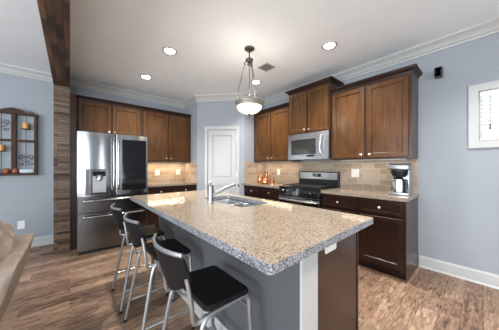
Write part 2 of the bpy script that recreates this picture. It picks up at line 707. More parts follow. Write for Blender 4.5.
# high window in the right wall
win = struct(bpy.data.objects.new('window_1', None))
COL.objects.link(win)
bm = plate([(WY0 - .075, WZ0 - .075), (WY1 + .075, WZ0 - .075), (WY1 + .075, WZ1 + .075), (WY0 - .075, WZ1 + .075)],
           [[(WY0, WZ0), (WY1, WZ0), (WY1, WZ1), (WY0, WZ1)]], -.02, 0, rw)
obj('window_casing', bm, M['trim'], win)
bm = plate([(WY0, WZ0), (WY1, WZ0), (WY1, WZ1), (WY0, WZ1)],
           [[(WY0 + .035, WZ0 + .035), (WY1 - .035, WZ0 + .035), (WY1 - .035, WZ1 - .035), (WY0 + .035, WZ1 - .035)]], .06, .10, rw)
obj('window_frame', bm, M['trim'], win)
bm = plate([(WY0 + .03, WZ0 + .03), (WY1 - .03, WZ0 + .03), (WY1 - .03, WZ1 - .03), (WY0 + .03, WZ1 - .03)], [], .078, .082, rw)
obj('pane', bm, M['glass'], win)
bl = thing('window_blind', 'white horizontal slat blind with wand hanging in high window', 'blind', (XR, 0, 0))
bm = B(.008, .05, WY0 + .006, WY1 - .006, WZ1 - .055, WZ1 - .002, bev=.003)
obj('head_rail', bm, M['blind'], bl)
bm = bmesh.new()
nsl = 11
for i in range(nsl):
    z = WZ0 + .045 + i * (WZ1 - .075 - WZ0 - .045) / (nsl - 1)
    a = radians(-38)
    hw = .023
    for s in (0,):
        vs = []
        for dy in (WY0 + .008, WY1 - .008):
            for (du, dw) in ((-hw, -.0012), (hw, -.0012), (hw, .0012), (-hw, .0012)):
                vs.append(bm.verts.new((.029 + du * cos(a) - dw * sin(a), dy, z + du * sin(a) + dw * cos(a))))
        for f in ((0, 1, 2, 3), (7, 6, 5, 4), (0, 4, 5, 1), (1, 5, 6, 2), (2, 6, 7, 3), (3, 7, 4, 0)):
            bm.faces.new([vs[k] for k in f])
obj('slats', bm, M['blind'], bl)
obj('bottom_rail', B(.010, .048, WY0 + .008, WY1 - .008, WZ0 + .006, WZ0 + .024, bev=.003), M['blind'], bl)
bm = bmesh.new()
tube(bm, [(.004, -.045, WZ1 - .05), (.004, -.045, WZ0 + .14)], .003, n=6)
tube(bm, [(.004, -.045, WZ0 + .17), (.004, -.045, WZ0 + .11)], .007, n=8)
obj('wand', bm, M['slot'], bl)
area('window_daylight_e', (XR + .16, -.26, 1.79), (radians(90), 0, radians(90)), .55, .5, 1.5, DAY)

# added unseen living room windows, sited for light and fridge reflections
k = 2
for (a, b) in ((-3.95, -2.45), (-1.75, -.65), (1.42, 1.78)):
    w = struct(bpy.data.objects.new('window_%d' % k, None))
    COL.objects.link(w)
    holes = [[(a + .05, .40), ((a + b) / 2 - .03, .40), ((a + b) / 2 - .03, 2.30), (a + .05, 2.30)],
             [((a + b) / 2 + .03, .40), (b - .05, .40), (b - .05, 2.30), ((a + b) / 2 + .03, 2.30)]]
    bm = plate([(a, .35), (b, .35), (b, 2.35), (a, 2.35)], holes, .03, .08, front)
    obj('window_frame', bm, M['trim'], w)
    bm = plate([(a - .08, .27), (b + .08, .27), (b + .08, 2.43), (a - .08, 2.43)], [[(a, .35), (b, .35), (b, 2.35), (a, 2.35)]], -.02, 0, front)
    obj('window_casing', bm, M['trim'], w)
    k += 1
w = struct(bpy.data.objects.new('window_5', None))
COL.objects.link(w)
bm = plate([(-.5, .35), (1.7, .35), (1.7, 2.35), (-.5, 2.35)], [[(-.45, .40), (.57, .40), (.57, 2.30), (-.45, 2.30)], [(.63, .40), (1.65, .40), (1.65, 2.30), (.63, 2.30)]], .03, .08, leftw)
obj('window_frame', bm, M['trim'], w)

# beam and clad column
tag(obj('ceiling_beam', B(-.18, 0.0, YF, YB, 2.44, H, bev=.004), M['beam']),
    'dark rustic wood plank beam running along the ceiling', 'beam')
tag(obj('column', B(-.18, 0.0, 4.10, YB, 0, 2.44), M['stack']),
    'square column clad in stacked reclaimed wood strips left of refrigerator', 'column')

# backsplashes
tag(obj('backsplash', plate([(1.04, .9145), (2.03 - .009, .9145), (2.03 - .009, 1.349), (1.04, 1.349)], [], .001, .009, lambda u, v, w: (u, YB - w, v)), M['tile']),
    'tan stone tile backsplash on the wall right of the refrigerator', 'backsplash')
tag(obj('backsplash', plate([(4.0, .9145), (YB - .001, .9145), (YB - .001, 1.349), (4.32, 1.349), (4.0, 1.349)], [], .001, .009, lambda u, v, w: (PS[0] - w, u, v)), M['tile']),
    'narrow tan tile backsplash strip on side wall left of the pantry door', 'backsplash')
tag(obj('backsplash', plate([(PR[0] + .005, .9145), (XR - .010, .9145), (XR - .010, 1.349), (PR[0] + .005, 1.349)], [], .001, .009, lambda u, v, w: (u, PR[1] - w, v)), M['tile']),
    'narrow tan tile backsplash strip just right of the pantry door', 'backsplash')
tag(obj('backsplash', plate([(.545, .9145), (PR[1] - .001, .9145), (PR[1] - .001, 1.349), (.545, 1.349)], [], .001, .009, lambda u, v, w: (XR - w, u, v)), M['tile']),
    'long tan stone subway tile backsplash behind the range and coffee maker', 'backsplash')

# ============================================================ CABINETS
def shaker(x0, x1, z0, z1, y=0.0, t=.020, st=.055, rec=.014):
    """front facing -y, outer face at y - t: bevelled edge, flat frame, sloped groove, recessed panel"""
    bm = bmesh.new()
    e = .003
    loops = []
    for ins, yy in ((0, y), (0, y - t + e), (e, y - t), (st, y - t), (st + .009, y - t + rec)):
        loops.append([bm.verts.new(p) for p in ((x0 + ins, yy, z0 + ins), (x1 - ins, yy, z0 + ins), (x1 - ins, yy, z1 - ins), (x0 + ins, yy, z1 - ins))])
    for k_, (a, b) in enumerate(zip(loops, loops[1:])):
        for i in range(4):
            f = bm.faces.new((a[i], a[(i + 1) % 4], b[(i + 1) % 4], b[i]))
            if k_ == 3:
                f.material_index = 1
    bm.faces.new(loops[-1])
    bm.faces.new(loops[0])
    return bm


def knob(parent, x, y, z):
    bm = LT([(0, 0), (.006, 0), (.005, .012), (.008, .016), (.0145, .020), (.0155, .026), (.010, .031), (0, .032)], 14, (0, 0, 0))
    k = obj('knob', bm, M['nickel'], parent, True, (x, y, z))
    k.rotation_euler = (radians(90), 0, 0)


def cabinet(name, label, loc, rz, w, z0, z1, d, fronts, mat, group=None, crown=None, toe=False, left_side=None, right_side=None, rail=True):
    t = thing(name, label, 'cabinet', loc, rz, group)
    bm = bmesh.new()
    zb = .10 if toe else z0
    box(bm, 0, w, 0, d, zb, z1)
    if toe:
        box(bm, 0.0, w, .07, d, z0, zb)
    obj('body', bm, M['cabframe'] if mat is M['cab'] else mat, t)
    for kind, x0, x1, a, b, kx, kz in fronts:
        p = obj(kind, shaker(x0, x1, a, b, -.001, st=.052 if kind == 'door' else .032), mat, t)
        p.data.materials.append(mat)
        if kx is not None:
            knob(p, kx, -.021, kz)
    if right_side:
        obj('side_panel', B(w, w + .004, -.0, d, z0 + (0.0), z1), M['cabpanel'], t)
    if crown is not None:
        path, h, out = crown
        z = z1
        pr = [(0, z - .012), (.006, z - .012), (.010, z + h * .15), (out * .45, z + h * .45), (out * .8, z + h * .7), (out * .85, z + h * .85), (out, z + h * .88), (out, z + h), (0, z + h)]
        bm = bmesh.new()
        sweep(bm, path, pr, side=1)
        obj('crown_moulding', bm, M['cabdark'], t)
    return t


R = radians(-90)
UB, UT = 1.35, 2.35
# fridge wall uppers
yf = 4.31
w = .955
cabinet('upper_cabinet', 'dark wood two-door cabinet above the refrigerator', (.075, yf, 0), 0, w, 1.79, UT, YB - yf - .002,
        [('door', .03, w / 2 - .012, 1.81, UT - .035, w / 2 - .04, 1.85), ('door', w / 2 + .012, w - .03, 1.81, UT - .035, w / 2 + .04, 1.85)], M['cab'],
        group=None, crown=([(0, -.0), (w, -.0)], .05, .045))
w = .995
cabinet('upper_cabinet', 'dark wood two-door wall cabinet right of the refrigerator', (1.032, yf, 0), 0, w, UB, UT, YB - yf - .002,
        [('door', .03, w / 2 - .015, UB + .02, UT - .035, w / 2 - .045, UB + .07), ('door', w / 2 + .015, w - .045, UB + .02, UT - .035, w / 2 + .045, UB + .07)], M['cab'],
        crown=([(0, -.0), (w, -.0)], .05, .045))
tag(obj('cabinet_panel', B(.004, .070, 4.06, YB - .002, 0, UT), M['cabdark']),
    'tall dark wood panel between clad column and refrigerator', 'panel')
xf = 2.972
# range wall uppers (local x runs towards the camera's right)
w = 3.25 - 2.285
cabinet('upper_cabinet', 'dark wood two-door wall cabinet in the corner left of the microwave', (xf, 3.248, 0), R, w, UB, UT, XR - xf - .002,
        [('door', .05, w / 2 - .0, UB + .02, UT - .035, w / 2 - .035, UB + .07), ('door', w / 2 + .03, w - .02, UB + .02, UT - .035, w / 2 + .065, UB + .07)], M['cab'],
        crown=([(0, 0), (w, 0)], .05, .045))
w = .76
xb = 2.932
cabinet('upper_cabinet', 'raised dark wood cabinet with two short doors above the microwave', (xb, 2.281, 0), R, w, 1.80, 2.525, XR - xb - .002,
        [('door', .025, w / 2 - .012, 1.82, 2.49, w / 2 - .04, 1.86), ('door', w / 2 + .012, w - .025, 1.82, 2.49, w / 2 + .04, 1.86)], M['cab'],
        crown=([(0, XR - xb - .002), (0, 0), (w, 0), (w, XR - xb - .002)], .055, .055))
w = 1.517 - .547
cabinet('upper_cabinet', 'large dark wood two-door wall cabinet above the coffee maker', (xf, 1.517, 0), R, w, UB, UT, XR - xf - .002,
        [('door', .03, w / 2 - .018, UB + .02, UT - .035, w / 2 - .05, UB + .06), ('door', w / 2 + .018, w - .03, UB + .02, UT - .035, w / 2 + .05, UB + .06)], M['cab'],
        crown=([(0, 0), (w, 0), (w, XR - xf - .002)], .06, .05), right_side=True)

# base cabinets
CT0, CT1 = .876, .914
yb = 4.035
w = .985


def base_fronts(w, n, m0=.02, m1=.02):
    fr = []
    cw = (w - m0 - m1 - .03 * (n - 1)) / n
    for i in range(n):
        x0 = m0 + i * (cw + .03)
        fr.append(('drawer', x0, x0 + cw, .705, .855, x0 + cw / 2, .78))
        fr.append(('door', x0, x0 + cw, .125, .675, None, .63))
    return fr


cabinet('base_cabinet', 'espresso base cabinet with two drawers right of the refrigerator', (1.04, yb, 0), 0, w, 0, CT0, YB - yb - .001, base_fronts(w, 2), M['cabdark'], toe=True)
xc = 2.70
w = 3.248 - 2.285
cabinet('base_cabinet', 'espresso base cabinet with two drawers left of the range', (xc, 3.248, 0), R, w, 0, CT0, XR - xc - .001, base_fronts(w, 2, .05), M['cabdark'], toe=True)
w = .485
cabinet('base_cabinet', 'espresso base cabinet with one drawer directly right of the range', (xc, 1.517, 0), R, w, 0, CT0, XR - xc - .001, base_fronts(w, 1), M['cabdark'], toe=True)
w = 1.031 - .547
cabinet('base_cabinet', 'espresso base cabinet below the coffee maker at the counter end', (xc, 1.031, 0), R, w, 0, CT0, XR - xc - .001, base_fronts(w, 1), M['cabdark'], toe=True, right_side=True)

# countertops
def countertop(label, outer, holes=[], edge='granite'):
    bm = plate(outer, holes, CT0, CT1)
    o = obj('countertop', bm, M['granite'])
    o.data.materials.append(M[edge])
    for p_ in o.data.polygons:
        if abs(p_.normal.z) < .5:
            p_.material_index = 1
    tag(o, label, 'countertop')
    return o


xo = 2.665
countertop('speckled granite countertop right of the refrigerator', [(1.04, 4.0), (PS[0] - .001, 4.0), (PS[0] - .001, YB - .001), (1.04, YB - .001)])
countertop('granite countertop holding the copper pieces, left of the range', [(xo, 2.286), (XR - .001, 2.286), (XR - .001, PR[1] - .002), (PR[0], PR[1] - .002), (xo, PR[1] + .035)])
countertop('granite countertop under the coffee maker, right of the range', [(xo, .535), (XR - .001, .535), (XR - .001, 1.516), (xo, 1.516)])

# ============================================================ ISLAND
IX0, IX1, IY0, IY1 = .512, 1.508, .476, 2.66
SX0, SX1, SY0, SY1 = 1.06, 1.40, 1.30, 1.98
out = rrect(IX0, IX1, IY0, IY1, .018, 4)
ict = countertop('large speckled granite island countertop with sink cutout', out, [rrect(SX0, SX1, SY0, SY1, .06, 6)], 'granite_edge')
isl = thing('kitchen_island', 'kitchen island with grey seating side and dark brown end panel', 'island', (0, 0, 0))
EX = .565
bm = bmesh.new()
box(bm, .955, .975, EX + .02, 2.63, 0, CT0 - .0005)
box(bm, .975, 1.47, 2.61, 2.63, 0, CT0 - .0005)
box(bm, 1.45, 1.47, EX + .02, 2.61, .10, CT0 - .0005)
box(bm, .975, 1.45, EX + .02, 2.61, .10, .12)
box(bm, 1.38, 1.40, EX + .02, 2.61, 0, .10)
obj('cabinet_body', bm, M['cabpanel'], isl)
obj('end_panel', B(.955, 1.472, EX, EX + .02, 0, CT0 - .0005), M['cabpanel'], isl)
obj('corner_stile', B(1.452, 1.474, EX - .004, EX, 0, CT0 - .0005), M['cabdark'], isl)
obj('knee_wall', B(.82, .953, EX + .008, 2.63, 0, CT0 - .0005), M['kneewall'], isl)
obj('corner_post', B(.818, .954, EX - .006, EX + .008, 0, CT0 - .0005), M['trim'], isl)
bm = bmesh.new()
sweep(bm, [(.8175, EX + .04), (.8175, EX - .0062), (.956, EX - .0062)], [(0, CT0 - .045), (0, CT0 - .001), (.014, CT0 - .001), (.014, CT0 - .012), (.005, CT0 - .038)], side=1)
obj('post_cap', bm, M['trim'], isl)
bm = bmesh.new()
sweep(bm, [(.818, 2.63), (.818, EX - .007), (.954, EX - .007)], [(0, 0), (0, .13), (.006, .13), (.012, .115), (.014, .0)], side=1)
obj('baseboard', bm, M['trim'], isl)
for i in range(4):
    y0 = EX + .03 + i * .51
    d_ = obj('door', shaker(0, .49, .125, .675), M['cabdark'], isl)
    d_.location = (1.471, y0, 0)
    d_.rotation_euler = (0, 0, radians(90))
    d_.data.materials.append(M['cabdark'])
    d_ = obj('drawer', shaker(0, .49, .705, .855, st=.032), M['cabdark'], isl)
    d_.location = (1.471, y0, 0)
    d_.rotation_euler = (0, 0, radians(90))
    d_.data.materials.append(M['cabdark'])

# sink
sk = thing('kitchen_sink', 'stainless double bowl undermount sink in the island countertop', 'sink', (0, 0, 0))


def bowl(x0, x1, y0, y1, zt, zb):
    bm = bmesh.new()
    loops = []
    for (ins, z, rr) in ((0, zt, .055), (0.003, zt - .03, .055), (.008, zb + .03, .05), (.03, zb, .035), (.032, zb - .002, .033), (.009 - .012, zb + .03, .06), (-.006, zt, .058)):
        loops.append([bm.verts.new((p[0], p[1], z)) for p in rrect(x0 + ins, x1 - ins, y0 + ins, y1 - ins, rr, 5)])
    inner = loops[:4]
    for a, b in zip(inner, inner[1:]):
        for i in range(len(a)):
            j = (i + 1) % len(a)
            bm.faces.new((a[i], a[j], b[j], b[i]))
    bm.faces.new(inner[-1])
    for a, b in zip(loops[4:], loops[5:]):
        for i in range(len(a)):
            j = (i + 1) % len(a)
            bm.faces.new((a[i], a[j], b[j], b[i]))
    bm.faces.new(loops[4])
    a, b = loops[0], loops[-1]
    for i in range(len(a)):
        j = (i + 1) % len(a)
        bm.faces.new((a[i], a[j], b[j], b[i]))
    return bm


SM = 1.66
obj('bowl', bowl(SX0 + .008, SX1 - .008, SY0 + .008, SM - .012, .872, .68), M['steelh'], sk, True)
obj('bowl', bowl(SX0 + .008, SX1 - .008, SM + .012, SY1 - .008, .872, .68), M['steelh'], sk, True)
obj('divider', B(SX0 + .002, SX1 - .002, SM - .0115, SM + .0115, .845, .873, bev=.004), M['steelh'], sk)
for yy in ((SY0 + SM) / 2, (SY1 + SM) / 2):
    obj('drain', LT([(0, 0), (.045, 0), (.045, .004), (.032, .003), (.03, .001), (0, .001)], 20, ((SX0 + SX1) / 2, yy, .6805)), M['chrome'], sk, True)

# faucet
fc = thing('kitchen_faucet', 'satin nickel single-handle pull-out faucet standing beside the island sink', 'faucet', (1.0, 1.70, CT1))
obj('body', LT([(0, 0), (.034, 0), (.034, .006), (.028, .010), (.028, .125), (.027, .13), (0, .13)], 24), M['faucet'], fc, True)
bm = LT([(0, .131), (.027, .131), (.027, .150), (.022, .162), (0, .165)], 24)
tube(bm, [(.0, .0, .155), (-.008, .012, .175), (-.018, .024, .188)], .008)
obj('handle', bm, M['faucet'], fc, True)
sp = obj('spout', T([(.0, 0, .06), (.02, -.01, .073), (.19, -.085, .158)], .0155, n=14), M['faucet'], fc, True)
bm = bmesh.new()
tube(bm, [(.17, -.076, .148), (.205, -.092, .166), (.228, -.102, .166), (.236, -.106, .150), (.238, -.107, .132)], .019, n=14)
obj('spray_head', bm, M['faucet'], sp, True)

# ============================================================ REFRIGERATOR
fr = thing('refrigerator', 'stainless steel french door refrigerator with dispenser and dark glass panel', 'refrigerator', (.07, 3.70, 0))
FW = .91
obj('body', B(.004, FW - .004, .075, .86, .02, 1.735, bev=.004), M['darkgrey'], fr)
obj('toe_grille', B(.02, FW - .02, .05, .075, .0, .06), M['black'], fr)


def fdoor(name, x0, x1, z0, z1, hole=None, mat='steel'):
    bm = bmesh.new()
    # gently bowed, rounded edge front
    n = 10
    prof = []
    W = x1 - x0
    e = .012
    pts = [(x0, .07), (x0, e)] + [(x0 + e * (1 - cos(a)), e - e * sin(a)) for a in [radians(20 * i) for i in range(1, 5)]] + [(x0 + e, 0)]
    pts += [(x0 + e + (W - 2 * e) * i / 12, -.016 * (1 - (2 * i / 12 - 1) ** 2)) for i in range(1, 12)]
    pts += [(x1 - e, 0)] + [(x1 - e * (1 - cos(a)), e - e * sin(a)) for a in [radians(20 * i) for i in range(4, 0, -1)]] + [(x1, e), (x1, .07)]
    a = [bm.verts.new((p[0], p[1], z0)) for p in pts]
    b = [bm.verts.new((p[0], p[1], z1)) for p in pts]
    for i in range(len(a)):
        j = (i + 1) % len(a)
        bm.faces.new((a[i], a[j], b[j], b[i]))
    bm.faces.new(a)
    bm.faces.new(b)
    return obj(name, bm, M[mat], fr, True)


ld = fdoor('left_door', 0, .452, .82, 1.745)
rd = fdoor('right_door', .458, FW, .82, 1.745)
# dispenser
dp = obj('dispenser', plate(rrect(.150, .352, .842, 1.215, .008, 2), [rrect(.172, .330, .865, 1.185, .006, 2)], 0, .022, lambda u, v, w: (u, -w, v)), M['steeld'], ld)
obj('dispenser_recess', B(.172, .330, -.0175, -.0005, .865, 1.185), simple('dispenser_grey', (.42, .42, .42), .3, .6), dp)
obj('dispenser_display', B(.174, .328, -.0205, -.0176, 1.11, 1.183), M['blackgloss'], dp)
obj('dispenser_nozzle', LT([(0, 0), (.016, 0), (.026, -.02), (.034, -.075), (.030, -.085), (0, -.085)][::-1], 16, (.25, -.034, 1.13)), M['chrome'], dp, True)
bm = bmesh.new()
box(bm, .205, .295, -.055, -.0176, 1.07, 1.125, bev=.01)
obj('dispenser_spout', bm, M['darkgrey'], dp, True)
obj('drip_tray', B(.176, .326, -.032, -.0176, .866, .878, bev=.002), M['steeld'], dp)
obj('dispenser_side_panel', B(.09, .147, -.016, -.0002, .842, 1.215, bev=.001), M['steel'], ld)
# dark glass door-in-door panel
gp = obj('glass_panel', plate(rrect(.535, .878, .885, 1.672, .012, 3), [], .0002, .0195, lambda u, v, w: (u, -w, v)), M['blackgloss'], rd)
gp['label'] = 'dark glass viewing panel'
for (x, parent) in ((.425, ld), (.486, rd)):
    bm = bmesh.new()
    tube(bm, smooth_path([(x, 0.004, .90), (x, -.045, .93), (x, -.052, 1.05), (x, -.052, 1.50), (x, -.045, 1.66), (x, .004, 1.69)], 5), .012, n=12)
    obj('handle', bm, M['steel'], parent, True)
dr1 = fdoor('drawer', 0, FW, .592, .812, mat='steeld')  # drawer steel darker than the doors, painting in the dim floor reflection
dr2 = fdoor('drawer', 0, FW, .062, .584, mat='steeld')
for z, parent in ((.765, dr1), (.535, dr2)):
    bm = bmesh.new()
    tube(bm, smooth_path([(.06, .004, z), (.085, -.04, z), (.25, -.058, z), (.455, -.063, z), (.66, -.058, z), (.825, -.04, z), (.85, .004, z)], 5), .0135, n=12)
    obj('handle', bm, M['steel'], parent, True)

# ============================================================ MICROWAVE (over the range)
mw = thing('microwave', 'stainless over-range microwave with curved vertical handle', 'microwave', (2.90, 2.279, 1.365), R)
W = .758
obj('body', B(0, W, .03, XR - 2.90 - .02, .012, .433, bev=.003), M['black'], mw)
dpan = obj('door', plate(rrect(.002, W - .002, .004, .432, .008, 3), [rrect(.065, W - .215, .085, .335, .01, 3)], .0, .03, lambda u, v, w: (u, w, v)), M['steelh'], mw)
obj('window', B(.063, W - .213, .010, .014, .083, .337), simple('microwave_window', (.05, .048, .042), .12, .3), dpan)
obj('control_panel', B(W - .20, W - .195, -.001, .0, .05, .38), M['darkgrey'], dpan)
obj('display', B(.36, .52, -.0015, -.0002, .045, .078), M['blackgloss'], dpan)
bm = bmesh.new()
tube(bm, smooth_path([(W - .105, .002, .05), (W - .105, -.04, .075), (W - .118, -.052, .21), (W - .105, -.04, .36), (W - .105, .002, .385)], 6), .011, n=12)
obj('handle', bm, M['chrome'], dpan, True)
obj('vent_grille', B(.02, W - .02, .06, .16, .002, .0125), M['darkgrey'], mw)

# ============================================================ RANGE
rg = thing('gas_range', 'stainless and black gas range with backguard below the microwave', 'range', (2.665, 2.279, 0), R)
W = .758
obj('body', B(0, W, .03, .62, .03, .905, bev=.003), M['black'], rg)
obj('kick_plate', B(.02, W - .02, .06, .09, 0, .03), M['black'], rg)
obj('cooktop', B(0, W, .0, .555, .9055, .925, bev=.004), M['blackgloss'], rg)
bm = bmesh.new()
sweep(bm, [(0, 0.03), (W, 0.03)], [(0, .79), (0, .905), (.03, .905), (.042, .80), (.04, .79)], side=1)
cp = obj('control_panel', bm, M['blackgloss'], rg)
for x in (.09, .17, W / 2 + .13, W / 2 + .21, W / 2 + .29):
    bm = LT([(0, 0), (.023, 0), (.021, .012), (.017, .016), (.015, .034), (0, .035)], 18)
    k = obj('knob', bm, M['steeld'], cp, True, (x, -.009, .85))
    k.rotation_euler = (radians(96), 0, 0)
od = obj('oven_door', B(.006, W - .006, -.018, .029, .20, .785, bev=.006), M['steel'], rg)
obj('oven_window', B(.03, W - .03, -.021, -.0181, .24, .74), M['blackgloss'], od)
bm = bmesh.new()
tube(bm, smooth_path([(.04, -.018, .725), (.045, -.06, .728), (.20, -.072, .73), (W / 2, -.075, .73), (W - .20, -.072, .73), (W - .045, -.06, .728), (W - .04, -.018, .725)], 5), .014, n=12)
obj('handle', bm, M['chrome'], od, True)
obj('storage_drawer', B(.006, W - .006, -.012, .029, .045, .19, bev=.005), M['steel'], rg)
bg = obj('backguard', B(.004, W - .004, .56, .615, .9055, 1.165, bev=.006), M['black'], rg)
obj('backguard_panel', B(.03, W - .03, .553, .5595, 1.035, 1.15, bev=.002), M['nickel'], bg)
obj('clock_display', B(W / 2 - .085, W / 2 + .075, .549, .5529, 1.075, 1.135), M['blackgloss'], bg)
for gx in (.06, .41):
    bm = bmesh.new()
    for fx in (0, .145, .29):
        tube(bm, [(gx + fx, .03, .948), (gx + fx, .53, .948)], .006, n=6)
    for fy in (.03, .155, .28, .405, .53):
        tube(bm, [(gx, fy, .948), (gx + .29, fy, .948)], .006, n=6)
    for fx in (0, .29):
        for fy in (.03, .28, .53):
            tube(bm, [(gx + fx, fy, .9255), (gx + fx, fy, .948)], .007, n=6)
    obj('grate', bm, M['iron'], rg)
    for fy in (.155, .405):
        obj('burner', LT([(0, 0), (.045, 0), (.045, .006), (.034, .008), (.034, .014), (0, .014)], 20, (gx + .145, fy, .9252)), M['iron'], rg, True)

# ============================================================ COFFEE MAKER
cm = thing('coffee_maker', 'silver drip coffee maker with steel carafe on the counter end', 'coffee maker', (2.885, .765, CT1 + .0005), R)
CWd = .205
obj('base', B(0, CWd, 0, .20, 0, .032, bev=.006), M['silver'], cm, True)
bm = bmesh.new()
box(bm, 0, CWd, .125, .20, .0325, .30, bev=.004)
obj('water_tank', bm, M['silver'], cm, True)
bm = bmesh.new()
box(bm, 0, CWd, -.005, .20, .3005, .355, bev=.008)
hd = obj('brew_head', bm, M['silver'], cm, True)
obj('lid', B(.01, CWd - .01, .01, .19, .3555, .375, bev=.008), M['darkgrey'], hd, True)
obj('side_frame', B(CWd - .014, CWd, .03, .1245, .0325, .30, bev=.003), M['silver'], cm, True)
obj('filter_basket', LT([(0, .215), (.06, .215), (.084, .26), (.085, .2995), (0, .2995)], 20, (CWd / 2, .065, 0)), M['black'], cm, True)
ca = obj('carafe', LT([(0, .033), (.064, .033), (.070, .04), (.070, .15), (.064, .185), (.046, .195), (0, .195)], 24, (CWd / 2 - .012, .068, 0)), M['chrome'], cm, True)
obj('carafe_lid', LT([(0, .1955), (.045, .1955), (.042, .205), (.02, .212), (0, .212)], 20, (CWd / 2 - .012, .068, 0)), M['black'], ca, True)
bm = bmesh.new()
cxh = CWd / 2 - .012
tube(bm, smooth_path([(cxh + .040, .045, .18), (cxh + .085, .03, .178), (cxh + .092, .028, .12), (cxh + .078, .03, .06), (cxh + .056, .045, .055)], 4), .009, n=8)
obj('carafe_handle', bm, M['black'], ca, True)

# ============================================================ COPPER PIECES
def at_counter(x, y):
    return (x, y, CT1 + .0005)


t = thing('copper_canister', 'tall copper canister with domed lid, leftmost copper piece', 'canister', at_counter(2.93, 3.02), 0, None)
obj('body', LT([(0, 0), (.052, 0), (.056, .006), (.056, .10), (.050, .118), (.045, .12), (0, .12)], 24), M['copper'], t, True)
obj('lid', LT([(0, .1205), (.054, .1205), (.052, .135), (.03, .155), (.012, .162), (.010, .175), (.018, .19), (.012, .203), (0, .205)], 24), M['copper'], t, True)
t = thing('copper_kettle', 'round copper kettle with loop handle between two other copper pieces', 'kettle', at_counter(2.89, 2.84))
kb = obj('body', LT([(0, 0), (.055, 0), (.078, .02), (.082, .05), (.066, .085), (.035, .10), (.010, .106), (.014, .118), (0, .122)], 24), M['copper'], t, True)
obj('spout', T(smooth_path([(0, .07, .05), (0, .11, .075), (0, .125, .105)], 4), .011, n=8), M['copper'], t, True)
obj('handle', T(smooth_path([(0, -.055, .085), (0, -.05, .14), (0, 0, .17), (0, .05, .14), (0, .055, .085)], 5), .006, n=8), M['copper'], t, True)
t = thing('copper_mug', 'small copper mug nearest the range', 'mug', at_counter(2.91, 2.66))
obj('body', LT([(0, 0), (.036, 0), (.040, .004), (.043, .09), (.040, .09), (.037, .008), (0, .008)], 20), M['copper'], t, True)
obj('handle', T(smooth_path([(-.028, -.030, .075), (-.05, -.052, .072), (-.052, -.054, .03), (-.026, -.029, .022)], 5), .005, n=8), M['copper'], t, True)
t = thing('copper_bottle', 'slender copper pitcher against the backsplash behind the round kettle', 'pitcher', at_counter(3.08, 2.98))
obj('body', LT([(0, 0), (.045, 0), (.058, .03), (.05, .09), (.022, .15), (.02, .20), (.03, .235), (.026, .235), (.014, .20), (0, .19)], 20), M['copper'], t, True)
obj('handle', T(smooth_path([(.0, -.025, .21), (0, -.07, .20), (0, -.085, .13), (0, -.048, .085)], 5), .006, n=8), M['copper'], t, True)

# ============================================================ OUTLETS
def outlet(label, pos, rz, w=.075, h=.12, horiz=False, switch=False):
    t = thing('light_switch' if switch else 'wall_outlet', label, 'switch' if switch else 'outlet', pos, rz)
    pl = obj('cover_plate', plate(rrect(-w / 2, w / 2, -h / 2, h / 2, .006, 3), [], .0005, .006, lambda u, v, w_: (u, -w_, v)), M['plate'], t)
    if switch:
        for dx in (-.024, .024) if w > .1 else (0,):
            obj('rocker', plate(rrect(dx - .016, dx + .016, -.033, .033, .003, 2), [], .0062, .010, lambda u, v, w_: (u, -w_, v)), M['plate'], t)
    else:
        bm = bmesh.new()
        for s in (-1, 1):
            for q in (-.007, .007):
                if horiz:
                    box(bm, s * .024 - .005, s * .024 + .005, -.0075, -.0062, q - .0014, q + .0014)
                else:
                    box(bm, q - .0014, q + .0014, -.0075, -.0062, s * .022 - .005, s * .022 + .005)
        obj('slots', bm, M['slot'], t)
    return t


outlet('white outlet on backsplash, nearer the refrigerator', (1.414, YB - .009, 1.125), 0, .09)
outlet('white switch on backsplash, nearer the pantry door', (1.875, YB - .009, 1.128), 0, .09, switch=True)
outlet('white outlet on backsplash between copper pieces and range', (XR - .009, 2.83, 1.14), R)
outlet('white double switch on backsplash between range and coffee maker', (XR - .009, 1.296, 1.150), R, .115, .125, switch=True)
outlet('white outlet low on the wall behind the leather chair', (-.56, YB, .365), 0)
outlet('white horizontal outlet on the brown island end panel', (1.095, EX, .815), 0, .12, .075, horiz=True)

# wall speaker
t = thing('wall_speaker', 'small black speaker bracketed high on the right wall', 'speaker', (XR, .345, 2.285), R)
obj('bracket', B(-.012, .012, -.045, -.0005, .04, .065), M['black'], t)
bx_ = obj('speaker_box', B(-.034, .034, -.12, -.045, .0, .11, bev=.006), M['black'], t)
obj('driver', LT([(0, 0), (.026, 0), (.026, .002), (.012, -.0), (0, .003)], 20, (0, -.120, .08), 'y'), M['darkgrey'], bx_)
obj('driver', LT([(0, 0), (.026, 0), (.026, .002), (.012, -.0), (0, .003)], 20, (0, -.120, .03), 'y'), M['darkgrey'], bx_)

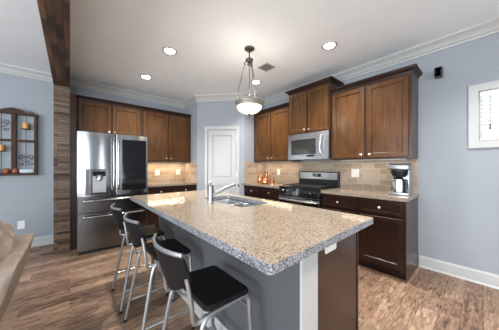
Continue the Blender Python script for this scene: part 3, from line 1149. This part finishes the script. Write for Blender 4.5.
# ============================================================ CEILING FIXTURES
cans = [((.965, 2.66), 'recessed ceiling light nearest the beam'),
        ((.95, 3.69), 'recessed ceiling light near the refrigerator cabinets'),
        ((2.40, 1.25), 'recessed ceiling light closest to the coffee maker side'),
        ((2.46, 2.64), 'recessed ceiling light seen behind the pendant chains'),
        ((2.42, -.25), 'recessed ceiling light overhead near the high window, outside the picture'),  # this and the next two: unseen lights added to brighten the room
        ((.95, 1.10), 'recessed ceiling light overhead between beam and island, outside the picture'),
        ((.95, -.6), 'recessed ceiling light overhead behind the camera, outside the picture')]
for i, ((x, y), lab) in enumerate(cans):
    t = thing('recessed_light', lab, 'ceiling light', (x, y, H), 0)
    bm = bmesh.new()
    prof = [(.062, -.004), (.062, -.0005), (.092, -.0005), (.092, -.004), (.088, -.008), (.070, -.010)]
    rings = [[bm.verts.new((r * cos(2 * pi * k / 32), r * sin(2 * pi * k / 32), z)) for k in range(32)] for r, z in prof]
    for a, b in zip(rings, rings[1:] + rings[:1]):
        for k in range(32):
            j = (k + 1) % 32
            bm.faces.new((a[k], a[j], b[j], b[k]))
    obj('trim_ring', bm, M['trim'], t, True)
    obj('lens', LT([(0, -.006), (.061, -.006), (.061, -.001), (0, -.001)], 32), M['can'], t)
    l = bpy.data.lights.new('can_lamp', 'SPOT')
    l.energy = 82
    l.color = (1.0, .975, .94)
    l.spot_size = radians(125)
    l.spot_blend = 0.9
    l.shadow_soft_size = .06
    lo = bpy.data.objects.new('can_lamp', l)
    COL.objects.link(lo)
    lo.location = (0, 0, -.02)
    lo.parent = t

t = thing('ceiling_vent', 'small square grey air vent in the ceiling behind the pendant', 'vent', (2.21, 2.14, H))
obj('frame', plate(rrect(-.10, .10, -.10, .10, .004, 2), [rrect(-.082, .082, -.082, .082, .003, 2)], -.008, -.0005), M['trim'], t)
bm = bmesh.new()
for i in range(11):
    y = -.076 + i * .0152
    box(bm, -.083, .083, y - .002, y + .002, -.007, -.0005)
obj('louvres', bm, simple('grey_louvre', (.33, .33, .32), .5), t)
obj('backing', B(-.083, .083, -.083, .083, -.0015, -.0004), M['slot'], t)

# pendant
pl = thing('pendant_light', 'bowl pendant light hung by rods from the ceiling over the island', 'pendant light', (1.70, 1.945, H))
obj('canopy', LT([(0, -.001), (.062, -.001), (.062, -.012), (.045, -.026), (.012, -.03), (.01, -.06), (0, -.06)][::-1], 24), M['bronze'], pl, True)
obj('stem', LT([(0, -.0605), (.008, -.0605), (.008, -.118), (0, -.118)][::-1], 12), M['bronze'], pl, True)
obj('hub', LT([(0, -.1185), (.016, -.1185), (.020, -.13), (.045, -.138), (.050, -.15), (.04, -.165), (.018, -.172), (.02, -.19), (.028, -.20), (.02, -.215), (.008, -.225), (0, -.228)][::-1], 24), M['bronze'], pl, True)
RZ = -.665
for k in range(3):
    a = radians(20 + 120 * k)
    c_, s_ = cos(a), sin(a)
    bm = bmesh.new()
    tube(bm, [(c_ * .044, s_ * .044, -.155), (c_ * .055, s_ * .055, -.18), (c_ * .162, s_ * .162, RZ + .035), (c_ * .168, s_ * .168, RZ)], .0042, n=8)
    lathe(bm, [(0, 0), (.008, .005), (.010, .02), (.006, .035), (0, .04)], 10, (c_ * .060, s_ * .060, -.215))
    lathe(bm, [(0, 0), (.008, .004), (.009, .018), (.005, .03), (0, .034)], 10, (c_ * .160, s_ * .160, RZ + .02))
    obj('rod', bm, M['bronze'], pl, True)
obj('centre_rod', T([(0, 0, -.227), (0, 0, RZ + .025)], .005, n=10), M['bronze'], pl, True)
bm = bmesh.new()
prof = [(.150, RZ - .060), (.150, RZ - .004), (.166, RZ), (.176, RZ - .006), (.184, RZ - .02), (.180, RZ - .034), (.172, RZ - .045), (.168, RZ - .066), (.158, RZ - .070)]
rings = [[bm.verts.new((r * cos(2 * pi * k / 40), r * sin(2 * pi * k / 40), z)) for k in range(40)] for r, z in prof]
for a, b in zip(rings, rings[1:] + rings[:1]):
    for k in range(40):
        j = (k + 1) % 40
        bm.faces.new((a[k], a[j], b[j], b[k]))
obj('rim_ring', bm, simple('pendant_rim_metal', (.30, .28, .24), .45, .6), pl, True)
bm = bmesh.new()
nb = 10
prof = []
for i in range(nb + 1):
    a = radians(90 * i / nb)
    prof.append((.158 * cos(a) if i < nb else 0, RZ - .062 - .10 * sin(a)))
inn = [(max(0, r - .004) if r > 0 else 0, z + .004) for r, z in reversed(prof)]
lathe(bm, prof, 36)
obj('glass_bowl', bm, M['lampbowl'], pl, True)
obj('finial', LT([(0, RZ - .1605), (.020, RZ - .163), (.018, RZ - .17), (.008, RZ - .176), (.012, RZ - .186), (.007, RZ - .198), (0, RZ - .20)][::-1], 16), M['bronze'], pl, True)
obj('cup', LT([(0, RZ + .03), (.030, RZ + .02), (.045, RZ - .0), (.02, RZ - .03), (0, RZ - .033)][::-1], 20), M['bronze'], pl, True)
l = bpy.data.lights.new('pendant_bulb', 'POINT')
l.energy = 4
l.color = (1, .92, .8)
l.shadow_soft_size = .05
lo = bpy.data.objects.new('pendant_bulb', l)
COL.objects.link(lo)
lo.location = (0, 0, RZ + .10)
lo.parent = pl

# under cabinet lamps
for (x, y, rz, ln, e) in ((1.54, 4.48, 0, .85, 3.0), (3.14, 2.78, R, .8, 1.2), (3.14, 1.03, R, .8, .6)):
    t = thing('under_cabinet_light', {1.54: 'slim light strip under the cabinet right of the refrigerator'}.get(x, 'slim light strip under the corner wall cabinet' if y > 2 else 'slim light strip under the cabinet above the coffee maker'), 'light', (x, y, UB), rz)
    obj('housing', B(-ln / 2, ln / 2, -.02, .02, -.012, -.0005, bev=.002), M['plate'], t)
    a_ = area('strip_lamp', (0, 0, -.014), (0, 0, 0), ln, .03, e, (1.0, .80, .55))
    a_.parent = t

# ============================================================ BAR STOOLS
def stool(label, loc, rz):
    t = thing('bar_stool', label, 'stool', loc, rz, 'bar stools along the island')
    # local: x towards the island, y along it; origin on the floor under the seat centre
    SZ = .61
    bm = bmesh.new()
    nx, ny = 10, 8
    # seat: rounded-corner pad with a waterfall front
    outl = rrect(-.135, .135, -.183, .183, .035, 5)
    lay = []
    for ins, z in ((.006, SZ - .030), (0, SZ - .022), (0, SZ - .008), (.006, SZ - .001), (.02, SZ)):
        lay.append([bm.verts.new((p[0] * (1 - ins / .135), p[1] * (1 - ins / .183), z - (.012 if p[0] > .09 else 0))) for p in outl])
    for a, b in zip(lay, lay[1:]):
        for i in range(len(a)):
            j = (i + 1) % len(a)
            bm.faces.new((a[i], a[j], b[j], b[i]))
    bm.faces.new(lay[0])
    bm.faces.new(lay[-1])
    obj('seat', bm, M['blackmatte'], t, True)
    # backrest shell: U outline, curved in plan and leaning back
    bm = bmesh.new()
    nu, nvv = 12, 12
    z0b, z1b = SZ + .052, SZ + .258

    def shell(u, v, off):
        z = z0b + (z1b - z0b) * v
        half = .178 * (0.62 + .38 * min(1, v * 1.9) ** .6)
        y = u * half
        x = -.190 - .060 * v - .045 * (1 - u * u) + off
        return (x, y, z + (1 - v) * .0 + (abs(u) ** 3) * (1 - v) * .05)
    g = [[[bm.verts.new(shell(-1 + 2 * i / nu, j / nvv, off)) for i in range(nu + 1)] for j in range(nvv + 1)] for off in (0, .014)]
    for s in (0, 1):
        for j in range(nvv):
            for i in range(nu):
                bm.faces.new((g[s][j][i], g[s][j][i + 1], g[s][j + 1][i + 1], g[s][j + 1][i]))
    for j in range(nvv):
        for i in (0, nu):
            bm.faces.new((g[0][j][i], g[1][j][i], g[1][j + 1][i], g[0][j + 1][i]))
    for i in range(nu):
        for j in (0, nvv):
            bm.faces.new((g[0][j][i], g[0][j][i + 1], g[1][j][i + 1], g[1][j][i]))
    obj('backrest', bm, M['blackmatte'], t, True)
    bm = bmesh.new()
    pts = [Vector(shell(-1 + 2 * i / nu, 1, .007)) + Vector((0, 0, .006)) for i in range(nu + 1)]
    tube(bm, pts, .012, n=12, sx=.6)
    obj('top_rail', bm, M['silver'], t, True)
    zr = SZ - .042
    for s in (-1, 1):
        # back upright: down the backrest edge, hooks forward under the seat, joins the side rail
        bm = bmesh.new()
        tube(bm, smooth_path([(-.214, s * .150, SZ + .15), (-.205, s * .158, SZ + .09), (-.196, s * .168, SZ + .01), (-.188, s * .167, zr - .006), (-.165, s * .167, zr - .018), (-.14, s * .167, zr - .008), (-.12, s * .167, zr)], 5), .0095, n=10)
        obj('back_upright', bm, M['silver'], t, True)
        # rear leg with bent top flowing into the side rail
        bm = bmesh.new()
        tube(bm, smooth_path([(.115, s * .172, zr), (0, s * .172, zr), (-.10, s * .174, zr), (-.135, s * .177, zr - .012), (-.155, s * .181, zr - .05), (-.175, s * .187, .42), (-.250, s * .215, .004)], 5), .0115, n=12)
        obj('leg', bm, M['silver'], t, True)
        bm = bmesh.new()
        tube(bm, smooth_path([(.02, s * .170, zr + .001), (.095, s * .172, zr), (.118, s * .175, zr - .02), (.124, s * .180, zr - .07), (.135, s * .215, .004)], 5), .0115, n=12)
        obj('leg', bm, M['silver'], t, True)
        obj('stretcher', T([(-.222, s * .205, .165), (.131, s * .204, .165)], .0075, n=8), M['silver'], t, True)
        for lx, ly in ((-.2505, s * .215), (.135, s * .215)):
            obj('foot_cap', LT([(0, 0), (.014, 0), (.014, .02), (0, .02)], 12, (lx, ly, 0)), M['black'], t, True)
    obj('crossbar', T([(.126, -.188, .50), (.126, .188, .50)], .008, n=8), M['silver'], t, True)
    obj('footrest', T(smooth_path([(.131, -.203, .235), (.10, -.15, .235), (.07, 0, .235), (.10, .15, .235), (.131, .203, .235)], 5), .0085, n=10), M['silver'], t, True)
    return t


s0 = stool('black bar stool with silver frame, nearest to the camera', (.595, 1.005, 0), 0)
dup(s0, (.585, 1.69, 0), 'black bar stool with silver frame, middle one of the row', 0)
dup(s0, (.575, 2.255, 0), 'black bar stool with silver frame, closest to the refrigerator', 0)

# ============================================================ LEATHER CHAIR
def puff(x0, x1, y0, y1, z0, z1, r, lean=0.0, n=6, puffy=.03):
    bm = bmesh.new()
    box(bm, x0, x1, y0, y1, z0, z1)
    bmesh.ops.subdivide_edges(bm, edges=bm.edges[:], cuts=n, use_grid_fill=True)
    cx, cy, cz = (x0 + x1) / 2, (y0 + y1) / 2, (z0 + z1) / 2
    hx, hy, hz = (x1 - x0) / 2, (y1 - y0) / 2, (z1 - z0) / 2
    for v in bm.verts:
        d = Vector(((v.co.x - cx), (v.co.y - cy), (v.co.z - cz)))
        q = Vector((max(-hx + r, min(hx - r, d.x)), max(-hy + r, min(hy - r, d.y)), max(-hz + r, min(hz - r, d.z))))
        e = d - q
        if e.length > 1e-6:
            e = e.normalized() * r
        p_ = q + e
        u, w_, s = p_.x / hx, p_.y / hy, p_.z / hz
        p_ += Vector((u * puffy * (1 - w_ * w_) * (1 - s * s), w_ * puffy * (1 - u * u) * (1 - s * s), s * puffy * (1 - u * u) * (1 - w_ * w_)))
        v.co = Vector((cx, cy, cz)) + p_
        v.co.x += lean * (v.co.z - z0)
    bmesh.ops.smooth_vert(bm, verts=bm.verts, factor=.4)
    return bm


lc = thing('leather_armchair', 'taupe leather armchair with puffy back at the left edge', 'armchair', (-.397, 2.12, 0), 0)


def soft(name, bm, parent=lc):
    o = obj(name, bm, M['leather'], parent, True)
    ms = o.modifiers.new('sub', 'SUBSURF')
    ms.levels = 1
    ms.render_levels = 3
    tx = bpy.data.textures.get('leather_folds') or bpy.data.textures.new('leather_folds', 'CLOUDS')
    tx.noise_scale = .16
    tx.noise_depth = 3
    dm = o.modifiers.new('folds', 'DISPLACE')
    dm.texture = tx
    dm.strength = .075 if 'pillow' in name else .022
    dm.mid_level = .5
    return o


# origin at rear foot line; chair faces -x
soft('rear_panel', puff(-.10, .01, -.42, .42, .10, .70, .03, lean=.30, puffy=.008))
soft('back_pillow', puff(-.30, -.02, -.33, .33, .38, .62, .09, lean=.32, puffy=.035))
soft('head_pillow', puff(-.19, .055, -.36, .31, .58, .845, .10, lean=.10, puffy=.05))
soft('seat_cushion', puff(-.86, -.16, -.30, .30, .28, .46, .06, puffy=.03))
soft('seat_frame', puff(-.86, -.10, -.32, .32, .09, .28, .03, puffy=.005))
soft('armrest', puff(-.88, -.06, -.45, -.31, .09, .60, .06, puffy=.02))
soft('armrest', puff(-.88, -.06, .31, .45, .09, .60, .06, puffy=.02))
bm = bmesh.new()
tube(bm, smooth_path([(.005, .34, .63), (.055, .26, .70), (.075, .12, .735), (.08, 0, .74), (.078, -.18, .735), (.04, -.33, .68)], 6), .006, n=8)
obj('seam', bm, simple('dark_seam', (.05, .038, .03), .7), lc, True)
for x, y in ((-.05, .38), (-.05, -.38), (-.82, .38), (-.82, -.38)):
    obj('leg', LT([(0, 0), (.018, 0), (.026, .10), (0, .10)], 14, (x, y, 0)), M['rackwood'], lc, True)

# ============================================================ WALL RACK
RX0, RX1, RB, RT = -.872, -.386, 1.12, 2.03
rk = thing('wall_rack', 'arched dark wood wall rack with black scrollwork', 'wall rack', (0, YB, 0))
rd0, rd1 = -.075, -.001
bm = bmesh.new()
xm = (RX0 + RX1) / 2
box(bm, RX0, RX0 + .032, rd0, rd1, RB, RT, bev=.003)
box(bm, RX1 - .032, RX1, rd0, rd1, RB, RT, bev=.003)
obj('post', bm, M['rackwood'], rk)
obj('centre_post', B(xm - .024, xm + .024, rd0 + .01, rd1, RB + .03, RT, bev=.003), M['rackwood'], rk)
obj('shelf', B(RX0, RX1, rd0 - .02, rd1, RB, RB + .03, bev=.003), M['rackwood'], rk)
obj('middle_rail', B(RX0 + .033, RX1 - .033, rd0 + .015, rd1, 1.625, 1.655, bev=.003), M['rackwood'], rk)
prof = [(RX1 + .01, RT), (RX1 + .01, RT + .03)]
for i in range(13):
    u = i / 12
    prof.append((RX1 - .10 - (RX1 - RX0 - .2) * u, RT + .035 + .055 * sin(pi * u)))
prof += [(RX0 - .01, RT + .03), (RX0 - .01, RT)]
obj('arched_top', plate(prof, [], .001, .08, lambda u, v, w: (u, -w, v)), M['rackwood'], rk)
for cx in ((RX0 + xm) / 2, (xm + RX1) / 2):
    for (za, zb) in ((RB + .03, 1.625), (1.655, RT)):
        bm = bmesh.new()
        tube(bm, [(cx, -.03, za), (cx, -.03, zb)], .0035, n=6)
        low = za < 1.5
        if (cx > xm) == low:
            zc = za + .22
            for s in (-1, 1):
                pts = []
                for i in range(24):
                    a = i / 23 * 2.6 * pi
                    r = .012 + .030 * i / 23
                    pts.append((cx + s * (.038 + r * cos(a)), -.03, zc + .03 + r * sin(a) * .8))
                tube(bm, pts, .0035, n=6)
                pts = smooth_path([(cx, -.03, zc - .05), (cx + s * .035, -.03, zc - .025), (cx + s * .072, -.03, zc + .01)], 5)
                tube(bm, pts, .0035, n=6)
                pts = []
                for i in range(20):
                    a = i / 19 * 2.2 * pi
                    r = .008 + .020 * i / 19
                    pts.append((cx + s * (.042 + r * cos(a)), -.03, zc - .075 + r * sin(a)))
                tube(bm, pts, .0035, n=6)
            obj('scroll', bm, M['wire'], rk, True)
        else:
            zc = za + (.16 if not low else .32)
            lathe(bm, [(0, 0), (.045, 0), (.050, .008), (.045, .010), (0, .008)], 16, (cx, -.055, zc))
            obj('candle_cup', bm, M['wire'], rk, True)
            t = tag(obj('candle', LT([(0, .0105), (.038, .0105), (.040, .09), (.034, .094), (.032, .085), (0, .08)], 18, (cx, -.055, zc)), M['amber'], None, True),
                    'amber candle on the upper right bracket of the wall rack' if not low else 'amber candle on the lower left bracket of the wall rack', 'candle', None)
            t.location = (0, YB, 0)
obj('hook', T(smooth_path([(-.46, -.04, RT + .03), (-.475, -.04, RT + .055), (-.45, -.04, RT + .065), (-.43, -.04, RT + .05), (-.44, -.04, RT + .03)], 4), .005, n=6), M['wire'], rk, True)
zs = RB + .0305
ys = YB - .048
for i, (x, mt, lab) in enumerate(((-.70, 'brownjar', 'rust brown glazed jar on the rack shelf, left of its twin'), (-.615, 'brownjar', 'rust brown glazed jar on the rack shelf, beside the pale cylinder'))):
    tag(obj('small_jar', LT([(0, 0), (.028, 0), (.036, .02), (.036, .05), (.024, .066), (.024, .075), (0, .075)], 18, (x, ys, zs)), M[mt], None, True), lab, 'jar')
t = thing('glazed_cylinder', 'pale blue cylinder lying on the rack shelf', 'ornament', (-.49, ys, zs + .032))
obj('body', LT([(0, -.075), (.030, -.075), (.032, -.07), (.032, .06), (.028, .068), (0, .068)], 18, (0, 0, 0), 'x'), M['glassjar'], t, True)
obj('cap', LT([(0, .0685), (.024, .0685), (.024, .082), (0, .082)], 16, (0, 0, 0), 'x'), M['darkgrey'], t, True)
tag(obj('small_jar', LT([(0, 0), (.022, 0), (.022, .06), (.016, .064), (0, .064)], 16, (-.80, ys, zs)), M['glassjar'], None, True), 'pale glazed jar at the far left of the rack shelf', 'jar')
